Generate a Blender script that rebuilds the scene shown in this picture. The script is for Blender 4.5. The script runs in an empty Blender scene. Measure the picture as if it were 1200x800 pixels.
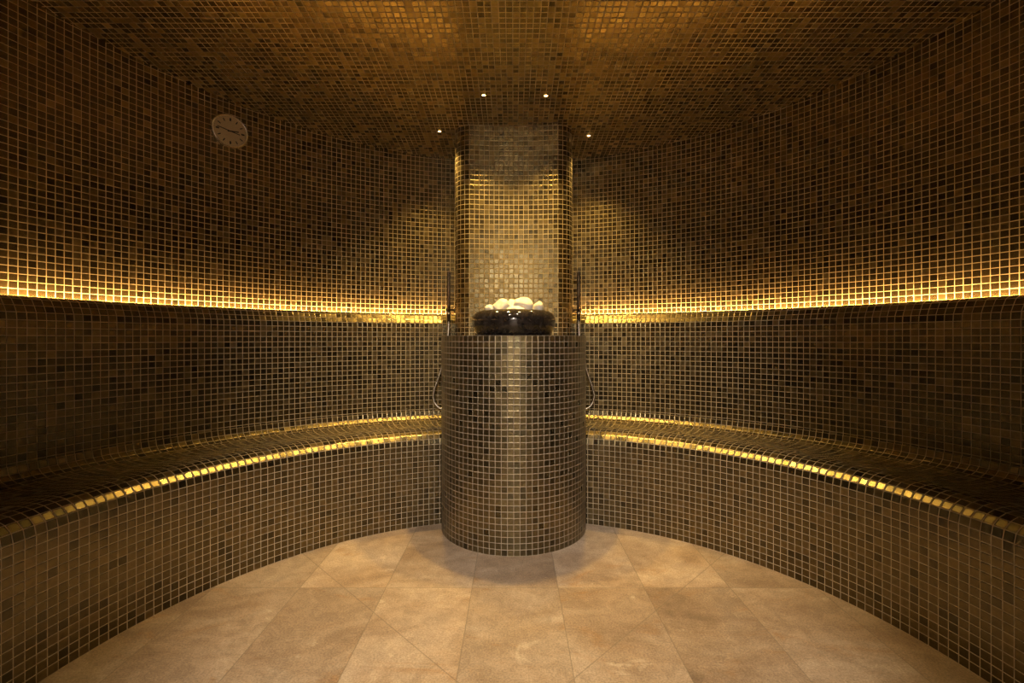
import bpy, bmesh, math, random
from mathutils import Vector, Matrix, noise

# ------------------------------------------------------------------ basics
scn = bpy.context.scene
COL = scn.collection
PI = math.pi
CX, CY = 0.0, 1.035          # centre of the round room (camera stands at the origin)
PITCH = 0.025                # mosaic pitch
R_BENCH, R_LOW, R_UP = 1.20, 1.62, 1.75
PED_Y, PED_R, PED_H = 2.191, 0.333, 0.875
random.seed(7)


def link(o):
    COL.objects.link(o)
    return o


def mesh_obj(name, verts, faces, uvs=None, mats=(), parent=None, smooth=False, midx=None):
    me = bpy.data.meshes.new(name)
    me.from_pydata([tuple(v) for v in verts], [], faces)
    if uvs is not None:
        lay = me.uv_layers.new(name='UVMap')
        i = 0
        for f in uvs:
            for uv in f:
                lay.data[i].uv = uv
                i += 1
    for m in mats:
        me.materials.append(m)
    if midx:
        for p, k in zip(me.polygons, midx):
            p.material_index = k
    if smooth:
        for p in me.polygons:
            p.use_smooth = True
    me.update()
    o = link(bpy.data.objects.new(name, me))
    if parent:
        o.parent = parent
    return o


def bm_obj(name, bm, mat, parent=None, smooth=True):
    bmesh.ops.recalc_face_normals(bm, faces=bm.faces)
    me = bpy.data.meshes.new(name)
    bm.to_mesh(me)
    bm.free()
    me.materials.append(mat)
    for p in me.polygons:
        p.use_smooth = smooth
    if smooth:
        me.set_sharp_from_angle(angle=math.radians(38))
    o = link(bpy.data.objects.new(name, me))
    if parent:
        o.parent = parent
    return o


def empty(name, loc=(0, 0, 0), rz=0.0):
    o = link(bpy.data.objects.new(name, None))
    o.location = loc
    o.rotation_euler = (0, 0, rz)
    o.empty_display_size = 0.05
    return o


def tag(o, label=None, cat=None, group=None, kind=None):
    if label:
        o['label'] = label
    if cat:
        o['category'] = cat
    if group:
        o['group'] = group
    if kind:
        o['kind'] = kind
    return o


def ceil_h(y):
    """height of the gently vaulted ceiling at depth y"""
    return 2.079 - 0.097 * math.sqrt((max(y, CY) - CY) ** 2 + 0.03)


# ------------------------------------------------------------------ materials
class NT:
    def __init__(self, name):
        self.m = bpy.data.materials.new(name)
        self.m.use_nodes = True
        self.t = self.m.node_tree
        self.t.nodes.clear()
        self.out = self.t.nodes.new('ShaderNodeOutputMaterial')

    def n(self, kind, **kw):
        nd = self.t.nodes.new(kind)
        for k, v in kw.items():
            setattr(nd, k, v)
        return nd

    def l(self, a, b):
        self.t.links.new(a, b)

    def put(self, sock, v):
        if isinstance(v, bpy.types.NodeSocket):
            self.l(v, sock)
        else:
            sock.default_value = v

    def math(self, op, a, b=None, c=None, clamp=False):
        nd = self.n('ShaderNodeMath', operation=op, use_clamp=clamp)
        self.put(nd.inputs[0], a)
        if b is not None:
            self.put(nd.inputs[1], b)
        if c is not None:
            self.put(nd.inputs[2], c)
        return nd.outputs[0]

    def smooth(self, v, a, b, lo=0.0, hi=1.0):
        nd = self.n('ShaderNodeMapRange', interpolation_type='SMOOTHSTEP')
        self.put(nd.inputs[0], v)
        for i, x in enumerate((a, b, lo, hi)):
            self.put(nd.inputs[1 + i], x)
        return nd.outputs[0]

    def mixc(self, f, a, b, blend='MIX'):
        nd = self.n('ShaderNodeMix', data_type='RGBA', blend_type=blend)
        self.put(nd.inputs[0], f)
        self.put(nd.inputs[6], a)
        self.put(nd.inputs[7], b)
        return nd.outputs[2]

    def mixf(self, f, a, b):
        nd = self.n('ShaderNodeMix', data_type='FLOAT')
        self.put(nd.inputs[0], f)
        self.put(nd.inputs[2], a)
        self.put(nd.inputs[3], b)
        return nd.outputs[0]

    def ramp(self, f, stops, interp='LINEAR'):
        nd = self.n('ShaderNodeValToRGB')
        cr = nd.color_ramp
        cr.interpolation = interp
        while len(cr.elements) < len(stops):
            cr.elements.new(0.5)
        for e, (p, c) in zip(cr.elements, stops):
            e.position = p
            e.color = (*c, 1)
        self.put(nd.inputs[0], f)
        return nd.outputs[0]

    def bsdf(self, **kw):
        nd = self.n('ShaderNodeBsdfPrincipled')
        for k, v in kw.items():
            self.put(nd.inputs[k.replace('_', ' ')], v)
        self.l(nd.outputs[0], self.out.inputs[0])
        return nd


def mosaic(name, jitter=0.018, seed=0.0, rough=0.24, grout=0.047, metal=0.32):
    """glazed bronze glass/porcelain mosaic with beige joints; UV unit = one tile"""
    t = NT(name)
    uv = t.n('ShaderNodeUVMap', uv_map='UVMap')
    sep = t.n('ShaderNodeSeparateXYZ')
    t.l(uv.outputs[0], sep.inputs[0])
    u, v = sep.outputs[0], sep.outputs[1]
    fu, fv = t.math('FLOOR', u), t.math('FLOOR', v)
    cell = t.n('ShaderNodeCombineXYZ')
    t.l(fu, cell.inputs[0])
    t.l(fv, cell.inputs[1])
    cell.inputs[2].default_value = seed
    wn = t.n('ShaderNodeTexWhiteNoise', noise_dimensions='3D')
    t.l(cell.outputs[0], wn.inputs[0])
    xu, xv = t.math('SUBTRACT', u, fu), t.math('SUBTRACT', v, fv)
    du = t.math('SUBTRACT', 0.5, t.math('ABSOLUTE', t.math('SUBTRACT', xu, 0.5)))
    dv = t.math('SUBTRACT', 0.5, t.math('ABSOLUTE', t.math('SUBTRACT', xv, 0.5)))
    d = t.math('MINIMUM', du, dv)
    tile = t.smooth(d, grout - 0.012, grout + 0.012)
    # tile tone: mostly mid bronze, about one in five clearly darker
    tone = t.ramp(wn.outputs[0], [
        (0.00, (0.0125, 0.0098, 0.0052)), (0.08, (0.0140, 0.0110, 0.0060)), (0.14, (0.0200, 0.0152, 0.0080)),
        (0.50, (0.0225, 0.0168, 0.0086)), (0.85, (0.0250, 0.0185, 0.0093)), (1.0, (0.0280, 0.0200, 0.0100))])
    nz = t.n('ShaderNodeTexNoise', noise_dimensions='3D')
    nz.inputs['Scale'].default_value = 2.3
    nz.inputs['Detail'].default_value = 4
    t.l(uv.outputs[0], nz.inputs['Vector'])
    cloud = t.smooth(nz.outputs[0], 0.2, 0.8, 0.82, 1.18)
    cc = t.n('ShaderNodeCombineColor')
    for i in range(3):
        t.l(cloud, cc.inputs[i])
    tone = t.mixc(1.0, tone, cc.outputs[0], 'MULTIPLY')
    base = t.mixc(tile, (0.40, 0.335, 0.25, 1), tone)
    # every tile leans a little its own way
    sc = t.n('ShaderNodeVectorMath', operation='MULTIPLY_ADD')
    t.l(wn.outputs[1], sc.inputs[0])
    sc.inputs[1].default_value = (jitter, jitter, 0)
    sc.inputs[2].default_value = (0.5 - jitter / 2, 0.5 - jitter / 2, 1.0)
    nm = t.n('ShaderNodeNormalMap', space='TANGENT', uv_map='UVMap')
    t.l(sc.outputs[0], nm.inputs['Color'])
    edge = t.smooth(d, grout - 0.02, grout + 0.10)
    bp = t.n('ShaderNodeBump')
    bp.inputs['Strength'].default_value = 0.35
    bp.inputs['Distance'].default_value = 0.0016
    t.l(edge, bp.inputs['Height'])
    t.l(nm.outputs[0], bp.inputs['Normal'])
    wr = t.math('MULTIPLY_ADD', wn.outputs[0], 0.10, rough - 0.05)
    matt = t.bsdf(Base_Color=base, Roughness=t.mixf(tile, 0.75, wr), Specular_IOR_Level=t.mixf(tile, 0.2, 0.28), Normal=bp.outputs[0])
    g = t.n('ShaderNodeCombineColor')
    for i in range(3):
        g.inputs[i].default_value = (16.0, 16.9, 14.8)[i]
    shine = t.n('ShaderNodeBsdfPrincipled')
    t.put(shine.inputs['Base Color'], t.mixc(1.0, tone, g.outputs[0], 'MULTIPLY'))
    shine.inputs['Metallic'].default_value = 1.0
    t.put(shine.inputs['Roughness'], wr)
    t.put(shine.inputs['Normal'], bp.outputs[0])
    mx = t.n('ShaderNodeMixShader')
    t.put(mx.inputs[0], t.math('MULTIPLY', tile, metal))
    t.l(matt.outputs[0], mx.inputs[1])
    t.l(shine.outputs[0], mx.inputs[2])
    t.l(mx.outputs[0], t.out.inputs[0])
    return t.m


def floor_mat():
    t = NT('stone_floor_tiles')
    tc = t.n('ShaderNodeTexCoord')
    sep = t.n('ShaderNodeSeparateXYZ')
    t.l(tc.outputs['Object'], sep.inputs[0])
    X, Y = sep.outputs[0], sep.outputs[1]
    a = t.math('DIVIDE', t.math('SUBTRACT', X, 0.0045 + 0.149), 0.298)
    b = t.math('DIVIDE', t.math('SUBTRACT', Y, 1.6255), 0.60)
    fa, fb = t.math('FLOOR', a), t.math('FLOOR', b)

    def edge(v, f, size):
        x = t.math('SUBTRACT', v, f)
        return t.math('MULTIPLY', t.math('SUBTRACT', 0.5, t.math('ABSOLUTE', t.math('SUBTRACT', x, 0.5))), size)
    d1 = t.math('MINIMUM', edge(a, fa, 0.298), edge(b, fb, 0.60))
    ax = t.math('ABSOLUTE', X)
    ay = t.math('ABSOLUTE', t.math('SUBTRACT', Y, 1.038))
    d2 = t.math('MULTIPLY', t.math('ABSOLUTE', t.math('SUBTRACT', ax, ay)), 0.7071)
    d = t.math('MINIMUM', d1, d2)
    joint = t.smooth(d, 0.0008, 0.0022, 1.0, 0.0)
    cell = t.n('ShaderNodeCombineXYZ')
    t.l(fa, cell.inputs[0])
    t.l(fb, cell.inputs[1])
    wn = t.n('ShaderNodeTexWhiteNoise', noise_dimensions='3D')
    t.l(cell.outputs[0], wn.inputs[0])
    off = t.n('ShaderNodeVectorMath', operation='MULTIPLY_ADD')
    t.l(wn.outputs[1], off.inputs[0])
    off.inputs[1].default_value = (9, 9, 9)
    t.l(tc.outputs['Object'], off.inputs[2])

    def nz(scale, detail, rough=0.55, dist=0.0, src=off.outputs[0], stretch=None):
        nd = t.n('ShaderNodeTexNoise')
        if stretch:
            mp = t.n('ShaderNodeMapping')
            mp.inputs['Rotation'].default_value = (0, 0, stretch[0])
            mp.inputs['Scale'].default_value = (stretch[1], 1, 1)
            t.l(src, mp.inputs[0])
            src = mp.outputs[0]
        t.l(src, nd.inputs['Vector'])
        nd.inputs['Scale'].default_value = scale
        nd.inputs['Detail'].default_value = detail
        nd.inputs['Roughness'].default_value = rough
        nd.inputs['Distortion'].default_value = dist
        return nd.outputs[0]
    big = nz(3.6, 8, 0.66, 0.9, stretch=(0.75, 0.5))
    col = t.ramp(big, [(0.30, (0.23, 0.160, 0.112)), (0.44, (0.33, 0.240, 0.168)),
                       (0.56, (0.41, 0.312, 0.230)), (0.70, (0.50, 0.410, 0.325))])
    grey = t.smooth(nz(2.1, 4, 0.55, 0.3), 0.46, 0.64)
    col = t.mixc(t.math('MULTIPLY', grey, 0.75), col, (0.46, 0.37, 0.295, 1))
    rust = t.smooth(nz(4.5, 7, 0.68, 1.4, stretch=(0.6, 0.5)), 0.54, 0.70)
    col = t.mixc(t.math('MULTIPLY', rust, 0.65), col, (0.34, 0.185, 0.075, 1))
    pale = t.smooth(nz(5.5, 7, 0.7, 1.8), 0.60, 0.70)
    col = t.mixc(t.math('MULTIPLY', pale, 0.65), col, (0.60, 0.50, 0.39, 1))
    sp = t.smooth(nz(190, 4, 0.75, src=tc.outputs['Object']), 0.30, 0.70, 0.70, 1.25)
    sp = t.math('MULTIPLY', sp, t.smooth(nz(17, 6, 0.68, 0.8), 0.30, 0.70, 0.84, 1.14))
    tv = t.math('MULTIPLY', sp, t.smooth(wn.outputs[0], 0, 1, 0.80, 1.12))
    cc = t.n('ShaderNodeCombineColor')
    for i in range(3):
        t.l(tv, cc.inputs[i])
    col = t.mixc(1.0, col, cc.outputs[0], 'MULTIPLY')
    col = t.mixc(t.math('MULTIPLY', joint, 0.6), col, (0.17, 0.14, 0.10, 1))
    bp = t.n('ShaderNodeBump')
    bp.inputs['Strength'].default_value = 0.25
    bp.inputs['Distance'].default_value = 0.002
    hgt = t.math('SUBTRACT', t.math('MULTIPLY', nz(60, 5, 0.65, src=tc.outputs['Object']), 0.6), joint)
    t.l(hgt, bp.inputs['Height'])
    t.bsdf(Base_Color=col, Roughness=0.52, Specular_IOR_Level=0.35, Normal=bp.outputs[0])
    return t.m


def plain(name, col, rough=0.4, metal=0.0, spec=0.5):
    t = NT(name)
    t.bsdf(Base_Color=(*col, 1), Roughness=rough, Metallic=metal, Specular_IOR_Level=spec)
    return t.m


def emit(name, col, strength):
    t = NT(name)
    e = t.n('ShaderNodeEmission')
    e.inputs[0].default_value = (*col, 1)
    e.inputs[1].default_value = strength
    t.l(e.outputs[0], t.out.inputs[0])
    return t.m


def marble_mat():
    t = NT('black_marble')
    tc = t.n('ShaderNodeTexCoord')
    nd = t.n('ShaderNodeTexNoise')
    t.l(tc.outputs['Object'], nd.inputs['Vector'])
    nd.inputs['Scale'].default_value = 22
    nd.inputs['Detail'].default_value = 7
    nd.inputs['Roughness'].default_value = 0.62
    nd.inputs['Distortion'].default_value = 1.4
    col = t.ramp(nd.outputs[0], [(0.3, (0.008, 0.007, 0.007)), (0.52, (0.018, 0.015, 0.014)),
                                 (0.64, (0.032, 0.027, 0.027)), (0.8, (0.075, 0.066, 0.064))])
    t.bsdf(Base_Color=col, Roughness=0.07, Specular_IOR_Level=0.42)
    return t.m


def stone_mat():
    t = NT('white_stone')
    tc = t.n('ShaderNodeTexCoord')
    nd = t.n('ShaderNodeTexNoise')
    t.l(tc.outputs['Object'], nd.inputs['Vector'])
    nd.inputs['Scale'].default_value = 30
    nd.inputs['Detail'].default_value = 6
    col = t.ramp(nd.outputs[0], [(0.3, (0.62, 0.56, 0.50)), (0.5, (0.80, 0.77, 0.72)), (0.7, (0.86, 0.84, 0.80))])
    bp = t.n('ShaderNodeBump')
    bp.inputs['Strength'].default_value = 0.4
    bp.inputs['Distance'].default_value = 0.003
    t.l(nd.outputs[0], bp.inputs['Height'])
    t.bsdf(Base_Color=col, Roughness=0.6, Normal=bp.outputs[0])
    return t.m


M_WALL = mosaic('bronze_mosaic_wall', seed=1.0)
M_CEIL = mosaic('bronze_mosaic_ceiling', seed=2.0, jitter=0.014, rough=0.25, metal=0.80)
M_BENCH = mosaic('bronze_mosaic_bench', seed=3.0)
M_COLUMN = mosaic('bronze_mosaic_column', seed=4.0)
M_PED = mosaic('bronze_mosaic_pedestal', seed=5.0, jitter=0.03, rough=0.32)
M_FLOOR = floor_mat()
M_STONE = stone_mat()
M_MARBLE = marble_mat()
M_STEEL = plain('brushed_steel', (0.80, 0.76, 0.70), 0.25, 1.0)
M_DARKMETAL = plain('dark_bronze_metal', (0.10, 0.075, 0.05), 0.25, 1.0)
M_CHROME = plain('chrome', (0.80, 0.78, 0.74), 0.10, 1.0)
M_DIAL = plain('cream_dial', (0.90, 0.74, 0.47), 0.6)
M_INK = plain('black_ink', (0.02, 0.016, 0.012), 0.5)
M_CHANNEL = plain('aluminium_channel', (0.5, 0.48, 0.45), 0.5, 0.6)
AMBER = (1.0, 0.54, 0.15)
M_LED = emit('amber_led', AMBER, 400.0)
M_LENS = emit('lamp_lens', (1.0, 0.62, 0.20), 14.0)


def glass_mat():
    t = NT('clear_glass')
    tr = t.n('ShaderNodeBsdfTransparent')
    gl = t.n('ShaderNodeBsdfGlossy')
    gl.inputs['Roughness'].default_value = 0.03
    fr = t.n('ShaderNodeFresnel')
    fr.inputs[0].default_value = 1.45
    mx = t.n('ShaderNodeMixShader')
    t.l(fr.outputs[0], mx.inputs[0])
    t.l(tr.outputs[0], mx.inputs[1])
    t.l(gl.outputs[0], mx.inputs[2])
    t.l(mx.outputs[0], t.out.inputs[0])
    return t.m


M_GLASS = glass_mat()


# ------------------------------------------------------------------ sweeps about the room's axis
def pt(r, a, h):
    return (CX + r * math.sin(a), CY + r * math.cos(a), h)


def profile_rows(prof, pitch=PITCH):
    """split a polyline of (r, h) into rows about one tile high; returns points and v per point"""
    pts, vs = [prof[0]], [0]
    for (r0, h0), (r1, h1) in zip(prof, prof[1:]):
        n = max(1, round(math.hypot(r1 - r0, h1 - h0) / pitch))
        for k in range(1, n + 1):
            pts.append((r0 + (r1 - r0) * k / n, h0 + (h1 - h0) * k / n))
            vs.append(vs[-1] + 1)
    return pts, vs


class Soup:
    def __init__(self):
        self.v, self.f, self.uv, self.mi = [], [], [], []

    def quad(self, pts, uvs, mi=0):
        i = len(self.v)
        self.v += pts
        self.f.append(tuple(range(i, i + len(pts))))
        self.uv.append(uvs)
        self.mi.append(mi)

    def sweep(self, prof, a0, a1, rref, v0=0, phase=0.0, flip=False, rows=True, mi=0):
        """rotate a profile from a0(r) to a1(r); one flat facet per tile"""
        pts, vs = profile_rows(prof) if rows else (prof, list(range(len(prof))))
        step = PITCH / rref
        step = 2 * PI / round(2 * PI / step)
        f0 = a0 if callable(a0) else (lambda r: a0)
        f1 = a1 if callable(a1) else (lambda r: a1)
        lo = min(f0(p[0]) for p in pts)
        hi = max(f1(p[0]) for p in pts)
        k0, k1 = math.floor((lo) / step), math.ceil((hi) / step)
        for (p, va), (q, vb) in zip(zip(pts, vs), zip(pts[1:], vs[1:])):
            pl, ph, ql, qh = f0(p[0]), f1(p[0]), f0(q[0]), f1(q[0])
            for k in range(k0, k1):
                A, B = k * step, (k + 1) * step
                pa, pb = min(max(A, pl), ph), min(max(B, pl), ph)
                qa, qb = min(max(A, ql), qh), min(max(B, ql), qh)
                if pb - pa < 1e-9 and qb - qa < 1e-9:
                    continue
                P = [pt(p[0], pa, p[1]), pt(p[0], pb, p[1]), pt(q[0], qb, q[1]), pt(q[0], qa, q[1])]
                U = [(pa / step, va + v0), (pb / step, va + v0), (qb / step, vb + v0), (qa / step, vb + v0)]
                if flip:
                    P.reverse()
                    U.reverse()
                # keep the joint exactly on the facet border
                U = [(x + 400 + phase, y) for x, y in U]
                self.quad(P, U, mi)

    def build(self, name, mats, parent=None):
        return mesh_obj(name, self.v, self.f, self.uv, mats, parent, midx=self.mi)


# ------------------------------------------------------------------ floor
def build_floor():
    s = Soup()
    n = 96
    ring = [pt(1.80, 2 * PI * k / n, 0.0) for k in range(n)]
    s.quad([ring[-k] for k in range(n)], [(0, 0)] * n)
    o = s.build('floor', [M_FLOOR])
    tag(o, kind='structure')


# ------------------------------------------------------------------ walls: backrest, rounded ledge, light slot, upper wall
NOSE = [(1.62, 0.450), (1.62, 0.922), (1.6226, 0.9469), (1.6340, 0.9692), (1.6473, 0.9904), (1.6698, 1.0014)]
SLOT = [(1.6698, 1.0014), (1.690, 1.0014), (1.690, 0.940), (1.750, 0.940)]


def build_walls():
    for name, sg in (('wall_left', -1), ('wall_right', 1)):
        jamb = lambda r: PI - math.asin(DOOR_W / r)
        a0 = (lambda r: -jamb(r)) if sg < 0 else (lambda r: 0.0)
        a1 = (lambda r: 0.0) if sg < 0 else jamb
        s = Soup()
        s.sweep([(1.62, 0.0), (1.62, 0.450)], a0, a1, 1.62, v0=0)
        s.sweep(NOSE, a0, a1, 1.62, v0=18)
        s.sweep(SLOT, a0, a1, 1.62, v0=60, rows=False, mi=1)
        # upper wall: top follows the vaulted ceiling
        step = 2 * PI / round(2 * PI / (PITCH / R_UP))
        h0 = 0.940
        k0, k1 = (round(-PI / step), 0) if sg < 0 else (0, round(PI / step))
        for k in range(k0, k1):
            A, B = k * step, (k + 1) * step
            far = jamb(R_UP)
            h0 = 0.940
            if max(abs(A), abs(B)) > far:            # over the doorway
                h0 = DOOR_H
            hA = ceil_h(CY + R_UP * math.cos(A)) + 0.012
            hB = ceil_h(CY + R_UP * math.cos(B)) + 0.012
            s.quad([pt(R_UP, A, h0), pt(R_UP, B, h0), pt(R_UP, B, hB), pt(R_UP, A, hA)],
                   [(k + 2000, 0.4 + (h0 - 0.94) / PITCH), (k + 2001, 0.4 + (h0 - 0.94) / PITCH),
                    (k + 2001, 0.4 + (hB - 0.94) / PITCH), (k + 2000, 0.4 + (hA - 0.94) / PITCH)])
        tag(s.build(name, [M_WALL, M_CHANNEL]), kind='structure')


def box(x0, x1, y0, y1, z0, z1):
    bm = bmesh.new()
    bmesh.ops.create_cube(bm, size=1.0, matrix=Matrix.Translation(((x0 + x1) / 2, (y0 + y1) / 2, (z0 + z1) / 2)) @ Matrix.Diagonal((x1 - x0, y1 - y0, z1 - z0, 1)))
    return bm


def build_doorway():
    """the open doorway behind the camera and the lit corridor it leads to"""
    plaster = plain('white_plaster', (0.72, 0.68, 0.62), 0.85)
    y1, y0, X, H = -0.80, -2.5, 0.66, 2.25
    panel = plain('light_limiting_lining', (0.045, 0.030, 0.018), 0.6)  # unseen corridor lining, made dark so less light spreads onto the room's side walls
    frame = bmesh.new()
    for x0, x1, z0, z1 in ((-DOOR_W - 0.05, -DOOR_W, 0, DOOR_H + 0.05), (DOOR_W, DOOR_W + 0.05, 0, DOOR_H + 0.05), (-DOOR_W, DOOR_W, DOOR_H, DOOR_H + 0.05)):
        m = Matrix.Translation(((x0 + x1) / 2, -0.655, (z0 + z1) / 2)) @ Matrix.Diagonal((x1 - x0, 0.29, z1 - z0, 1))
        bmesh.ops.create_cube(frame, size=1.0, matrix=m)
    tag(bm_obj('door_1', frame, M_DARKMETAL, smooth=False), kind='structure')
    for name, b in (('wall_corridor_end', (-X, X, y0 - 0.05, y0, 0, H)), ('wall_corridor_left', (-X - 0.05, -X, y0, y1, 0, H)),
                    ('wall_corridor_right', (X, X + 0.05, y0, y1, 0, H)), ('ceiling_corridor', (-X, X, y0, y1, H, H + 0.05))):
        tag(bm_obj(name, box(*b), plaster if name.endswith('end') else panel, smooth=False), kind='structure')
    tag(bm_obj('floor_corridor', box(-X, X, y0, y1 + 0.045, -0.05, -0.001), M_FLOOR, smooth=False), kind='structure')
    root = empty('corridor_lamp', (0, -2.10, H))
    bm_obj('lamp_frame', lathe([(0.0, -0.001), (0.16, -0.001), (0.16, -0.035), (0.15, -0.035), (0.15, -0.02), (0.0, -0.02)], 48), M_CHROME, root)
    bm_obj('diffuser', lathe([(0.0, -0.024), (0.148, -0.024), (0.148, -0.034), (0.0, -0.036)], 48), emit('corridor_diffuser', (1.0, 0.88, 0.74), CORRIDOR), root)
    tag(root, 'round lamp in the corridor ceiling outside the doorway', 'lamp')


DOOR_W, DOOR_H = 0.45, 1.86
CORRIDOR = 1050.0


def build_ceiling():
    s = Soup()
    R = R_UP + 0.004
    n = int(R / PITCH) + 2
    for k in range(-n, n):
        y0, y1 = CY + k * PITCH, CY + (k + 1) * PITCH
        y0, y1 = max(y0, CY - R), min(y1, CY + R)
        if y1 - y0 < 1e-6:
            continue
        w0 = math.sqrt(max(0, R * R - (y0 - CY) ** 2))
        w1 = math.sqrt(max(0, R * R - (y1 - CY) ** 2))
        P = [(-w0, y0, ceil_h(y0)), (-w1, y1, ceil_h(y1)), (w1, y1, ceil_h(y1)), (w0, y0, ceil_h(y0))]
        U = [(p[0] / PITCH + 300.15, (p[1] - CY) / PITCH + 300) for p in P]
        s.quad(P, U)
    tag(s.build('ceiling', [M_CEIL]), kind='structure')


# ------------------------------------------------------------------ benches
SEAT_FRONT = [(1.200, 0.0), (1.200, 0.372), (1.2052, 0.3964), (1.2220, 0.4150), (1.2444, 0.4260)]
SEAT_TOP = [(1.2444, 0.4260), (1.2690, 0.4302), (1.2940, 0.4306), (1.3190, 0.4293), (1.3440, 0.4268), (1.3690, 0.4238),
            (1.3940, 0.4208), (1.4190, 0.4180), (1.4440, 0.4160), (1.4690, 0.4147), (1.4940, 0.4142), (1.5190, 0.4146),
            (1.5440, 0.4160), (1.5710, 0.4195)]
SEAT_COVE = [(1.5710, 0.4195), (1.5945, 0.4275), (1.6115, 0.4420), (1.6170, 0.4660)]


def build_bench(side, label):
    END = math.radians(134)
    gap = 0.338

    def inner(r):
        return math.asin(gap / r)
    a0, a1 = ((lambda r: inner(r)), (lambda r: END)) if side > 0 else ((lambda r: -END), (lambda r: -inner(r)))
    root = empty('tiled_bench', pt(1.4, side * math.radians(70), 0))
    root.location = (side * 1.2, 1.2, 0)
    fr = Soup()
    fr.sweep(SEAT_FRONT[:2], a0, a1, R_BENCH, v0=0)
    fr.sweep(SEAT_FRONT[1:], a0, a1, R_BENCH, v0=15, rows=False)
    # closed ends
    prof = SEAT_FRONT + SEAT_TOP[1:] + SEAT_COVE[1:] + [(1.6170, 0.0)]
    for fa in (a0, a1):
        P = [pt(r, fa(r), h) for r, h in prof]
        U = [(r / PITCH, h / PITCH) for r, h in prof]
        fr.quad(P, U)
    o = fr.build('bench_front', [M_BENCH], root)
    se = Soup()
    se.sweep(SEAT_TOP, a0, a1, R_BENCH, v0=40, rows=False)
    o2 = se.build('seat', [M_BENCH], root)
    cv = Soup()
    cv.sweep(SEAT_COVE, a0, a1, R_LOW, v0=80, rows=False)
    o3 = cv.build('back_cove', [M_BENCH], root)
    for ob in (o, o2, o3):
        ob.matrix_parent_inverse = Matrix.Translation(-Vector(root.location))
    tag(root, label, 'bench')


# ------------------------------------------------------------------ column behind the pedestal
def column_outline():
    """front follows the room's curve, corners well rounded; points a tile apart, from left rear to right rear"""
    rf = 1.36
    half = []
    n = 9
    st = PITCH / rf
    for k in range(0, n + 1):
        half.append((rf * math.sin(k * st), CY + rf * math.cos(k * st)))
    x, y = half[-1]
    head = -n * st                     # heading angle measured from +x
    m = 6
    target = PI / 2
    # the front curves towards the viewer at its edges, then turns back round the corner
    dang = (target - head) / m
    for k, deg in enumerate((11, 27, 45, 62, 78, 90)):
        a = math.radians(deg)
        x += PITCH * math.cos(a)
        y += PITCH * math.sin(a)
        half.append((x, y))
    return half, (x, y)


def build_column():
    half, (sx, sy) = column_outline()
    low_back = CY + math.sqrt(1.616 ** 2 - sx ** 2)
    up_back = CY + math.sqrt(1.745 ** 2 - sx ** 2)
    s = Soup()
    v_at = lambda h: h / PITCH + 0.25

    def prism(out, h0, topf, u0):
        for k, (p, q) in enumerate(zip(out, out[1:])):
            ha, hb = topf(p[1]), topf(q[1])
            L = math.hypot(q[0] - p[0], q[1] - p[1]) / PITCH
            ua, ub = u0 + k, u0 + k + L
            for sg in (1, -1):
                P = [(sg * p[0], p[1], h0), (sg * q[0], q[1], h0), (sg * q[0], q[1], hb), (sg * p[0], p[1], ha)]
                U = [(500 + sg * ua, v_at(h0)), (500 + sg * ub, v_at(h0)), (500 + sg * ub, v_at(hb)), (500 + sg * ua, v_at(ha))]
                if sg < 0:
                    P.reverse()
                    U.reverse()
                s.quad(P, U)
    ext = list(half)
    y = sy
    while y + PITCH < low_back:
        y += PITCH
        ext.append((sx, y))
    low = ext + [(sx, low_back)]
    top = lambda yy: ceil_h(yy) - 0.001
    prism(low, 0.0, lambda yy: 1.004, 0)
    up = ext + [(sx, low_back), (sx, low_back + PITCH * 2), (sx, up_back)]
    prism(up, 1.004, top, 0)
    # underside of the part that reaches over the ledge, and the backs
    s.quad([(sx, low_back, 1.004), (-sx, low_back, 1.004), (-sx, up_back, 1.004), (sx, up_back, 1.004)], [(0, 0), (25, 0), (25, 5), (0, 5)])
    s.quad([(sx, low_back, 0), (-sx, low_back, 0), (-sx, low_back, 1.004), (sx, low_back, 1.004)], [(0, 0), (25, 0), (25, 40), (0, 40)])
    s.quad([(sx, up_back, 1.004), (-sx, up_back, 1.004), (-sx, up_back, top(up_back)), (sx, up_back, top(up_back))], [(0, 0), (25, 0), (25, 35), (0, 35)])
    o = s.build('tiled_column', [M_COLUMN])
    tag(o, 'tall bronze mosaic column with rounded corners rising behind the pedestal to the ceiling', 'column')
    return sx, sy


# ------------------------------------------------------------------ pedestal
def build_pedestal():
    n = round(2 * PI * PED_R / PITCH)
    st = 2 * PI / n
    lim = 1.352
    out = []
    for k in range(n + 1):
        a = PI + (k - n / 2) * st + st * 0.0        # starts and ends at the back
        x, y = PED_R * math.sin(a), PED_Y + PED_R * math.cos(a)
        rr = math.hypot(x, y - CY)
        if rr > lim:
            f = lim / rr
            x, y = x * f, CY + (y - CY) * f
        out.append((x, y))
    s = Soup()
    rows = 35
    rd = 0.004
    for k in range(n):
        p, q = out[k], out[k + 1]
        P = [(p[0], p[1], 0), (q[0], q[1], 0), (q[0], q[1], PED_H), (p[0], p[1], PED_H)]
        s.quad(P, [(k + .0, 0), (k + 1, 0), (k + 1, rows), (k, rows)])
    b = s.build('drum', [M_PED])
    t = Soup()
    top = [(x, y, PED_H) for x, y in out[:-1]]
    t.quad(top, [(p[0] / PITCH + 300, p[1] / PITCH + 300) for p in top])
    root = empty('tiled_pedestal', (0, PED_Y, 0))
    tp = t.build('top', [M_PED])
    for ob in (b, tp):
        ob.parent = root
        ob.matrix_parent_inverse = Matrix.Translation((0, -PED_Y, 0))
    tag(root, 'round bronze mosaic pedestal in the middle carrying the black bowl', 'pedestal')


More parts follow.
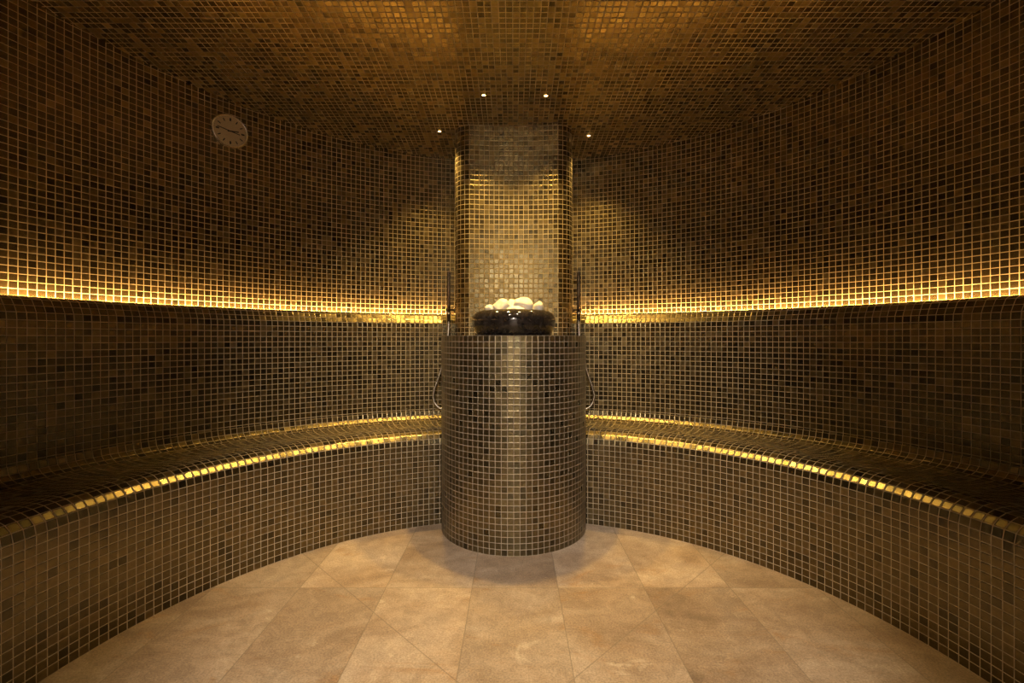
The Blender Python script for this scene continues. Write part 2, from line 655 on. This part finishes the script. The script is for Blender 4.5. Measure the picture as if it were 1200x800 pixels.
# ------------------------------------------------------------------ lathe, tube, ball helpers
def lathe(prof, seg=64, loc=(0, 0, 0)):
    bm = bmesh.new()
    rings = []
    for r, h in prof:
        if r < 1e-6:
            rings.append([bm.verts.new((loc[0], loc[1], loc[2] + h))])
        else:
            rings.append([bm.verts.new((loc[0] + r * math.cos(2 * PI * k / seg), loc[1] + r * math.sin(2 * PI * k / seg), loc[2] + h)) for k in range(seg)])
    for a, b in zip(rings, rings[1:]):
        for k in range(seg):
            j = (k + 1) % seg
            if len(a) == 1 and len(b) == 1:
                continue
            if len(a) == 1:
                bm.faces.new((a[0], b[j], b[k]))
            elif len(b) == 1:
                bm.faces.new((a[k], a[j], b[0]))
            else:
                bm.faces.new((a[k], a[j], b[j], b[k]))
    return bm


def add_tube(bm, pts, rad, seg=12, caps=True):
    pts = [Vector(p) for p in pts]
    rads = rad if isinstance(rad, (list, tuple)) else [rad] * len(pts)
    prev = None
    rings = []
    for i, p in enumerate(pts):
        d = (pts[min(i + 1, len(pts) - 1)] - pts[max(i - 1, 0)]).normalized()
        if prev is None:
            up = Vector((0, 0, 1)) if abs(d.z) < 0.9 else Vector((0, 1, 0))
            nx = d.cross(up).normalized()
        else:
            nx = (prev - d * prev.dot(d)).normalized()
        prev = nx
        ny = d.cross(nx)
        rings.append([bm.verts.new(p + (nx * math.cos(2 * PI * k / seg) + ny * math.sin(2 * PI * k / seg)) * rads[i]) for k in range(seg)])
    for a, b in zip(rings, rings[1:]):
        for k in range(seg):
            j = (k + 1) % seg
            bm.faces.new((a[k], a[j], b[j], b[k]))
    if caps:
        bm.faces.new(rings[0][::-1])
        bm.faces.new(rings[-1])
    return bm


def spline(ctrl, n=14):
    c = [Vector(p) for p in ctrl]
    c = [c[0] * 2 - c[1]] + c + [c[-1] * 2 - c[-2]]
    out = []
    for i in range(1, len(c) - 2):
        p0, p1, p2, p3 = c[i - 1:i + 3]
        for k in range(n):
            t = k / n
            out.append(0.5 * ((2 * p1) + (p2 - p0) * t + (2 * p0 - 5 * p1 + 4 * p2 - p3) * t * t + (3 * p1 - p0 - 3 * p2 + p3) * t ** 3))
    out.append(c[-2])
    return out


# ------------------------------------------------------------------ bowl and stones
BOWL = (0.0, 2.115, PED_H)


def build_bowl():
    root = empty('stone_bowl', BOWL)
    outer = [(0.0, 0.0), (0.150, 0.0), (0.157, 0.0015), (0.166, 0.008), (0.174, 0.018), (0.1805, 0.030), (0.185, 0.043), (0.1872, 0.055), (0.1872, 0.0600)]
    upper = [(0.1872, 0.0600), (0.1884, 0.0603), (0.1893, 0.066), (0.1886, 0.073), (0.1865, 0.081), (0.1815, 0.0900), (0.174, 0.0985), (0.164, 0.1055), (0.153, 0.1102),
             (0.143, 0.1125), (0.136, 0.1128), (0.131, 0.1105), (0.126, 0.102), (0.115, 0.090), (0.09, 0.079), (0.05, 0.073), (0.0, 0.072)]
    bm_obj('bowl_base', lathe(outer, 96), M_MARBLE, root)
    o = bm_obj('bowl_rim', lathe(upper, 96), M_MARBLE, root)
    tag(root, 'wide black polished stone bowl heaped with white stones on the pedestal', 'bowl')


def stone(seed, loc, size, rz=0.0, tilt=(0, 0), label='', sharp=0.0, group='white stones heaped in the bowl'):
    bm = bmesh.new()
    bmesh.ops.create_icosphere(bm, subdivisions=4, radius=1.0)
    off = Vector((seed * 7.3, seed * 3.1, seed * 5.7))
    rnd = random.Random(seed)
    cuts = []
    for _ in range(11):
        nrm = Vector((rnd.uniform(-1, 1), rnd.uniform(-1, 1), rnd.uniform(-1, 1))).normalized()
        cuts.append((nrm, rnd.uniform(0.72, 0.90)))
    for v in bm.verts:
        d = v.co.normalized()
        r = 1.0 + 0.14 * noise.noise(d * 1.3 + off) + 0.05 * noise.noise(d * 3.5 + off)
        for nrm, c in cuts:
            k = d.dot(nrm) * r
            if k > c:
                r *= 1 - 0.9 * (k - c) / k
        co = d * r
        if sharp and co.z > 0:
            f = 1 - sharp * co.z
            co.x *= f
            co.y *= f
        v.co = Vector((co.x * size[0], co.y * size[1], co.z * size[2]))
    o = bm_obj('white_stone', bm, M_STONE)
    o.location = Vector(BOWL) + Vector(loc)
    o.rotation_euler = (tilt[0], tilt[1], rz)
    tag(o, label, 'stone', group)
    return o


def build_stones():
    stone(1, (-0.056, -0.030, 0.122), (0.042, 0.040, 0.046), 0.3, (0.1, 0.1), 'tall rounded white stone, left of centre in the black bowl')
    stone(2, (0.043, -0.034, 0.123), (0.049, 0.040, 0.047), 0.15, (0, -0.05), 'broadest white stone, its flat-topped hump right of centre in the black bowl')
    stone(3, (-0.107, -0.040, 0.117), (0.022, 0.022, 0.023), 1.2, (0, 0), 'small round white stone at the left end of the heap in the bowl')
    stone(4, (0.112, -0.012, 0.130), (0.024, 0.028, 0.028), 0.2, (0, 0.25), 'pointed white stone sloping down at the right end of the heap in the bowl', sharp=0.35)
    stone(5, (0.010, -0.096, 0.107), (0.048, 0.022, 0.022), 0.0, (0, 0), 'low white stone lying at the front rim of the bowl below the broad hump')
    stone(6, (-0.008, 0.040, 0.125), (0.036, 0.034, 0.046), 2.2, (0.0, 0.2), 'white stone wedged between the two tallest stones in the bowl')
    hid = 'white stone at the back of the bowl hidden behind the taller stones'
    stone(7, (-0.076, 0.052, 0.118), (0.034, 0.038, 0.032), 0.5, (0, 0), hid, group='white stones at the back of the bowl')
    stone(8, (0.066, 0.056, 0.118), (0.036, 0.038, 0.032), 1.5, (0, 0), hid, group='white stones at the back of the bowl')


# ------------------------------------------------------------------ hand showers beside the column
def build_shower(side, label):
    wx, wy = side * 0.352, 2.545
    root = empty('hand_shower', (wx, wy, 0.60))

    def L(p):
        return (p[0] * side - wx, p[1] - wy, p[2] - 0.60)   # p given for the right-hand one
    # slim wand
    bm = bmesh.new()
    add_tube(bm, [L((0.352, 2.545, h)) for h in (0.955, 0.965, 0.97, 1.215, 1.222, 1.224)], [0.007, 0.0085, 0.0095, 0.0095, 0.009, 0.006], 16)
    w = bm_obj('wand', bm, M_DARKMETAL, root)
    bm = bmesh.new()
    add_tube(bm, [L((0.352, 2.545, h)) for h in (1.224, 1.228, 1.230)], [0.0075, 0.0075, 0.004], 16)
    bm_obj('spray_tip', bm, M_CHROME, w)
    # holder: rosette on the column, arm, ball joint clasping the wand
    bm = bmesh.new()
    add_tube(bm, [L((0.3165, 2.545, 1.018)), L((0.322, 2.545, 1.018))], 0.017, 20)
    add_tube(bm, [L((0.320, 2.545, 1.018)), L((0.362, 2.530, 1.018))], 0.005, 12)
    m = Matrix.Translation(L((0.3545, 2.531, 1.018)))
    bmesh.ops.create_uvsphere(bm, u_segments=18, v_segments=12, radius=0.0125, matrix=m)
    bm_obj('holder', bm, M_DARKMETAL, root)
    bm = bmesh.new()
    add_tube(bm, [L((0.352, 2.545, h)) for h in (0.995, 1.004)], 0.0125, 18)
    bm_obj('holder_ring', bm, M_CHROME, root)
    # hose: hangs from the wand, loops out past the pedestal and back to the outlet
    ctrl = [(0.352, 2.545, 0.957), (0.354, 2.543, 0.90), (0.361, 2.54, 0.83), (0.378, 2.535, 0.745), (0.405, 2.53, 0.655),
            (0.427, 2.53, 0.59), (0.433, 2.53, 0.552), (0.424, 2.53, 0.515), (0.400, 2.53, 0.489), (0.372, 2.535, 0.482), (0.343, 2.545, 0.482)]
    bm = bmesh.new()
    add_tube(bm, spline([L(p) for p in ctrl], 12), 0.0066, 12)
    bm_obj('hose', bm, M_STEEL, root)
    bm = bmesh.new()
    add_tube(bm, [L((0.3165, 2.545, 0.482)), L((0.322, 2.545, 0.482))], 0.022, 20)
    add_tube(bm, [L((0.321, 2.545, 0.482)), L((0.349, 2.545, 0.482))], 0.0095, 16)
    bm_obj('hose_outlet', bm, M_DARKMETAL, root)
    tag(root, label, 'shower')


# ------------------------------------------------------------------ wall clock
def build_clock():
    x, y = -1.323, 2.18
    a = math.atan2(x - CX, y - CY)
    r = R_UP - 0.0015
    root = empty('wall_clock', (CX + r * math.sin(a), CY + r * math.cos(a), 1.820))
    # local axes: +y points into the room, z up
    root.rotation_euler = (0, 0, PI - a)
    R = 0.076
    rot = Matrix.Rotation(-PI / 2, 4, 'X')       # lathe axis z -> +y

    def turned(prof, name, mat, seg=64):
        bm = lathe(prof, seg)
        bmesh.ops.transform(bm, matrix=rot, verts=bm.verts)
        return bm_obj(name, bm, mat, root)
    turned([(0.0, 0.0), (R, 0.0), (R + 0.001, 0.004), (R + 0.001, 0.016), (R - 0.001, 0.0205), (R - 0.0035, 0.0215), (R - 0.0055, 0.0205), (R - 0.0060, 0.0175), (0.0, 0.0172)], 'case', M_STEEL)
    dial = turned([(0.0, 0.0176), (R - 0.0062, 0.0176), (R - 0.0062, 0.0180), (0.0, 0.0180)], 'dial', M_DIAL)
    bm = bmesh.new()

    def bar(bm, ang, r0, r1, w, y0=0.0181, y1=0.0184):
        # ang clockwise from 12 as seen from the room; seen from +y, x runs to the left
        dx, dz = -math.sin(ang), math.cos(ang)
        nx, nz_ = dz, -dx
        c = []
        for yy in (y0, y1):
            for rr, sg in ((r0, -1), (r0, 1), (r1, 1), (r1, -1)):
                c.append(bm.verts.new((dx * rr + nx * w * sg, yy, dz * rr + nz_ * w * sg)))
        for f in ((0, 1, 2, 3), (7, 6, 5, 4), (0, 4, 5, 1), (1, 5, 6, 2), (2, 6, 7, 3), (3, 7, 4, 0)):
            bm.faces.new([c[i] for i in f])
    for k in range(12):
        bar(bm, 2 * PI * k / 12, 0.046, 0.060, 0.0034 if k % 3 == 0 else 0.0022)
    for k in range(60):
        bar(bm, 2 * PI * k / 60, 0.0635, 0.0660, 0.0005)
    bm_obj('hour_marks', bm, M_INK, dial, smooth=False)
    bm = bmesh.new()
    bar(bm, math.radians(80), -0.012, 0.036, 0.0026, 0.0186, 0.0190)
    bm_obj('hour_hand', bm, M_INK, root, smooth=False)
    bm = bmesh.new()
    bar(bm, math.radians(278), -0.040, 0.055, 0.0019, 0.0192, 0.0196)
    bm_obj('minute_hand', bm, M_INK, root, smooth=False)
    turned([(0.0, 0.0199), (R - 0.0058, 0.0199), (R - 0.0058, 0.0206), (0.0, 0.0207)], 'glass', M_GLASS)
    tag(root, 'round cream-dialled wall clock with a metal rim high on the left wall', 'clock')


# ------------------------------------------------------------------ lamps
def build_led():
    s = Soup()
    st = 2 * PI / 256
    g = math.asin(0.36 / 1.70)
    d = math.asin((DOOR_W + 0.06) / 1.70)
    N = 120
    for name, side, g0, g1 in (('led_strip', 'right', g, PI - d), ('led_strip', 'left', PI + d, 2 * PI - g)):
        s = Soup()
        for k in range(N):
            A = g0 + (g1 - g0) * k / N
            B = g0 + (g1 - g0) * (k + 1) / N
            tri = [(1.718, 0.990), (1.714, 0.990), (1.714, 0.9405), (1.718, 0.9405), (1.718, 0.966)]     # upright aluminium profile, lit on the wall side
            for i, (p, q) in enumerate(zip(tri, tri[1:] + tri[:1])):
                s.quad([pt(p[0], B, p[1]), pt(p[0], A, p[1]), pt(q[0], A, q[1]), pt(q[0], B, q[1])], [(0, 0)] * 4, 0 if i == 4 else 1)
        o = s.build(name, [M_LED, M_CHANNEL])
        tag(o, 'amber light strip behind the rounded ledge, glowing up the %s wall' % side, 'light strip', 'light strips in the ledge slot')

def spot(x, y, watts, label, col, size=94, blend=1.0, group=None, aim=None, lens=None, radius=0.02):
    h = ceil_h(y)
    root = empty('ceiling_spotlight', (x, y, h - 0.0005))
    ring = [(0.0085, 0.0), (0.0135, 0.0), (0.0135, -0.0012), (0.0115, -0.0026), (0.0085, -0.0026), (0.0085, 0.0)]
    bm_obj('trim_ring', lathe(ring, 24), M_DARKMETAL, root)
    bm_obj('lens', lathe([(0.0, -0.0030), (0.006, -0.0026), (0.0084, -0.0016), (0.0084, -0.0006), (0.0, -0.0006)], 24), lens or M_LENS, root)
    ld = bpy.data.lights.new('spot_beam', 'SPOT')
    ld.energy = watts
    ld.color = col
    ld.spot_size = math.radians(size)
    ld.spot_blend = blend
    ld.shadow_soft_size = radius
    lo = link(bpy.data.objects.new('spot_beam', ld))
    lo.parent = root
    lo.location = (0, 0, -0.024)
    if aim is not None:
        d = Vector(aim) - Vector((x, y, h))
        lo.rotation_euler = d.to_track_quat('-Z', 'Y').to_euler()
    tag(root, label, 'ceiling light', group)
    return root


WARM = (1.0, 0.62, 0.15)
NEUTRAL = (1.0, 0.80, 0.57)


def build_lamps():
    spot(-0.136, 2.134, 72, 'tiny glowing ceiling spotlight in front of the column, left of the near pair', WARM)
    spot(0.147, 2.138, 72, 'tiny glowing ceiling spotlight in front of the column, right of the near pair', WARM)
    spot(-0.386, 2.44, 46, 'tiny glowing ceiling spotlight beside the left edge of the column', WARM)
    spot(0.397, 2.483, 46, 'tiny glowing ceiling spotlight beside the right edge of the column', WARM)
    hid = 'ceiling spotlight over the middle of the floor, above the frame'
    for x, y in ((-0.17, 0.95), (0.17, 0.95), (-0.17, 1.50), (0.17, 1.50)):
        spot(x, y, 24 if y > 1.2 else 6, hid, NEUTRAL, group='ceiling spotlights over the floor', size=70, blend=1.0)


# ------------------------------------------------------------------ assemble
build_floor()
build_walls()
build_ceiling()
build_doorway()
build_bench(-1, 'left half of the curved bronze mosaic bench running along the left wall')
build_bench(1, 'right half of the curved bronze mosaic bench running along the right wall')
build_column()
build_pedestal()
build_bowl()
build_stones()
build_shower(-1, 'slim hand shower with looped metal hose on the left side of the column')
build_shower(1, 'slim hand shower with looped metal hose on the right side of the column')
build_clock()
build_led()
build_lamps()

# ------------------------------------------------------------------ world, camera, view
w = bpy.data.worlds.new('world')
scn.world = w
w.use_nodes = True
w.node_tree.nodes['Background'].inputs[0].default_value = (0.0, 0.0, 0.0, 1)
w.node_tree.nodes['Background'].inputs[1].default_value = 0.0

cd = bpy.data.cameras.new('camera')
cd.sensor_width = 36
cd.lens = 550 / 1200 * 36
cd.shift_x = -2 / 1200
cd.shift_y = -3.5 / 1200
cd.clip_start = 0.02
cam = link(bpy.data.objects.new('camera', cd))
cam.location = (0, 0, 0.863)
cam.rotation_euler = (PI / 2, 0, 0)
scn.camera = cam

scn.view_settings.view_transform = 'Standard'
scn.view_settings.look = 'None'
scn.view_settings.gamma = 1
scn.view_settings.use_curve_mapping = False
scn.view_settings.exposure = 0.0
scn.cycles.max_bounces = 10
scn.cycles.diffuse_bounces = 3
scn.cycles.glossy_bounces = 6
scn.cycles.use_denoising = True
scn.cycles.sample_clamp_indirect = 2.6
scn.cycles.use_light_tree = True
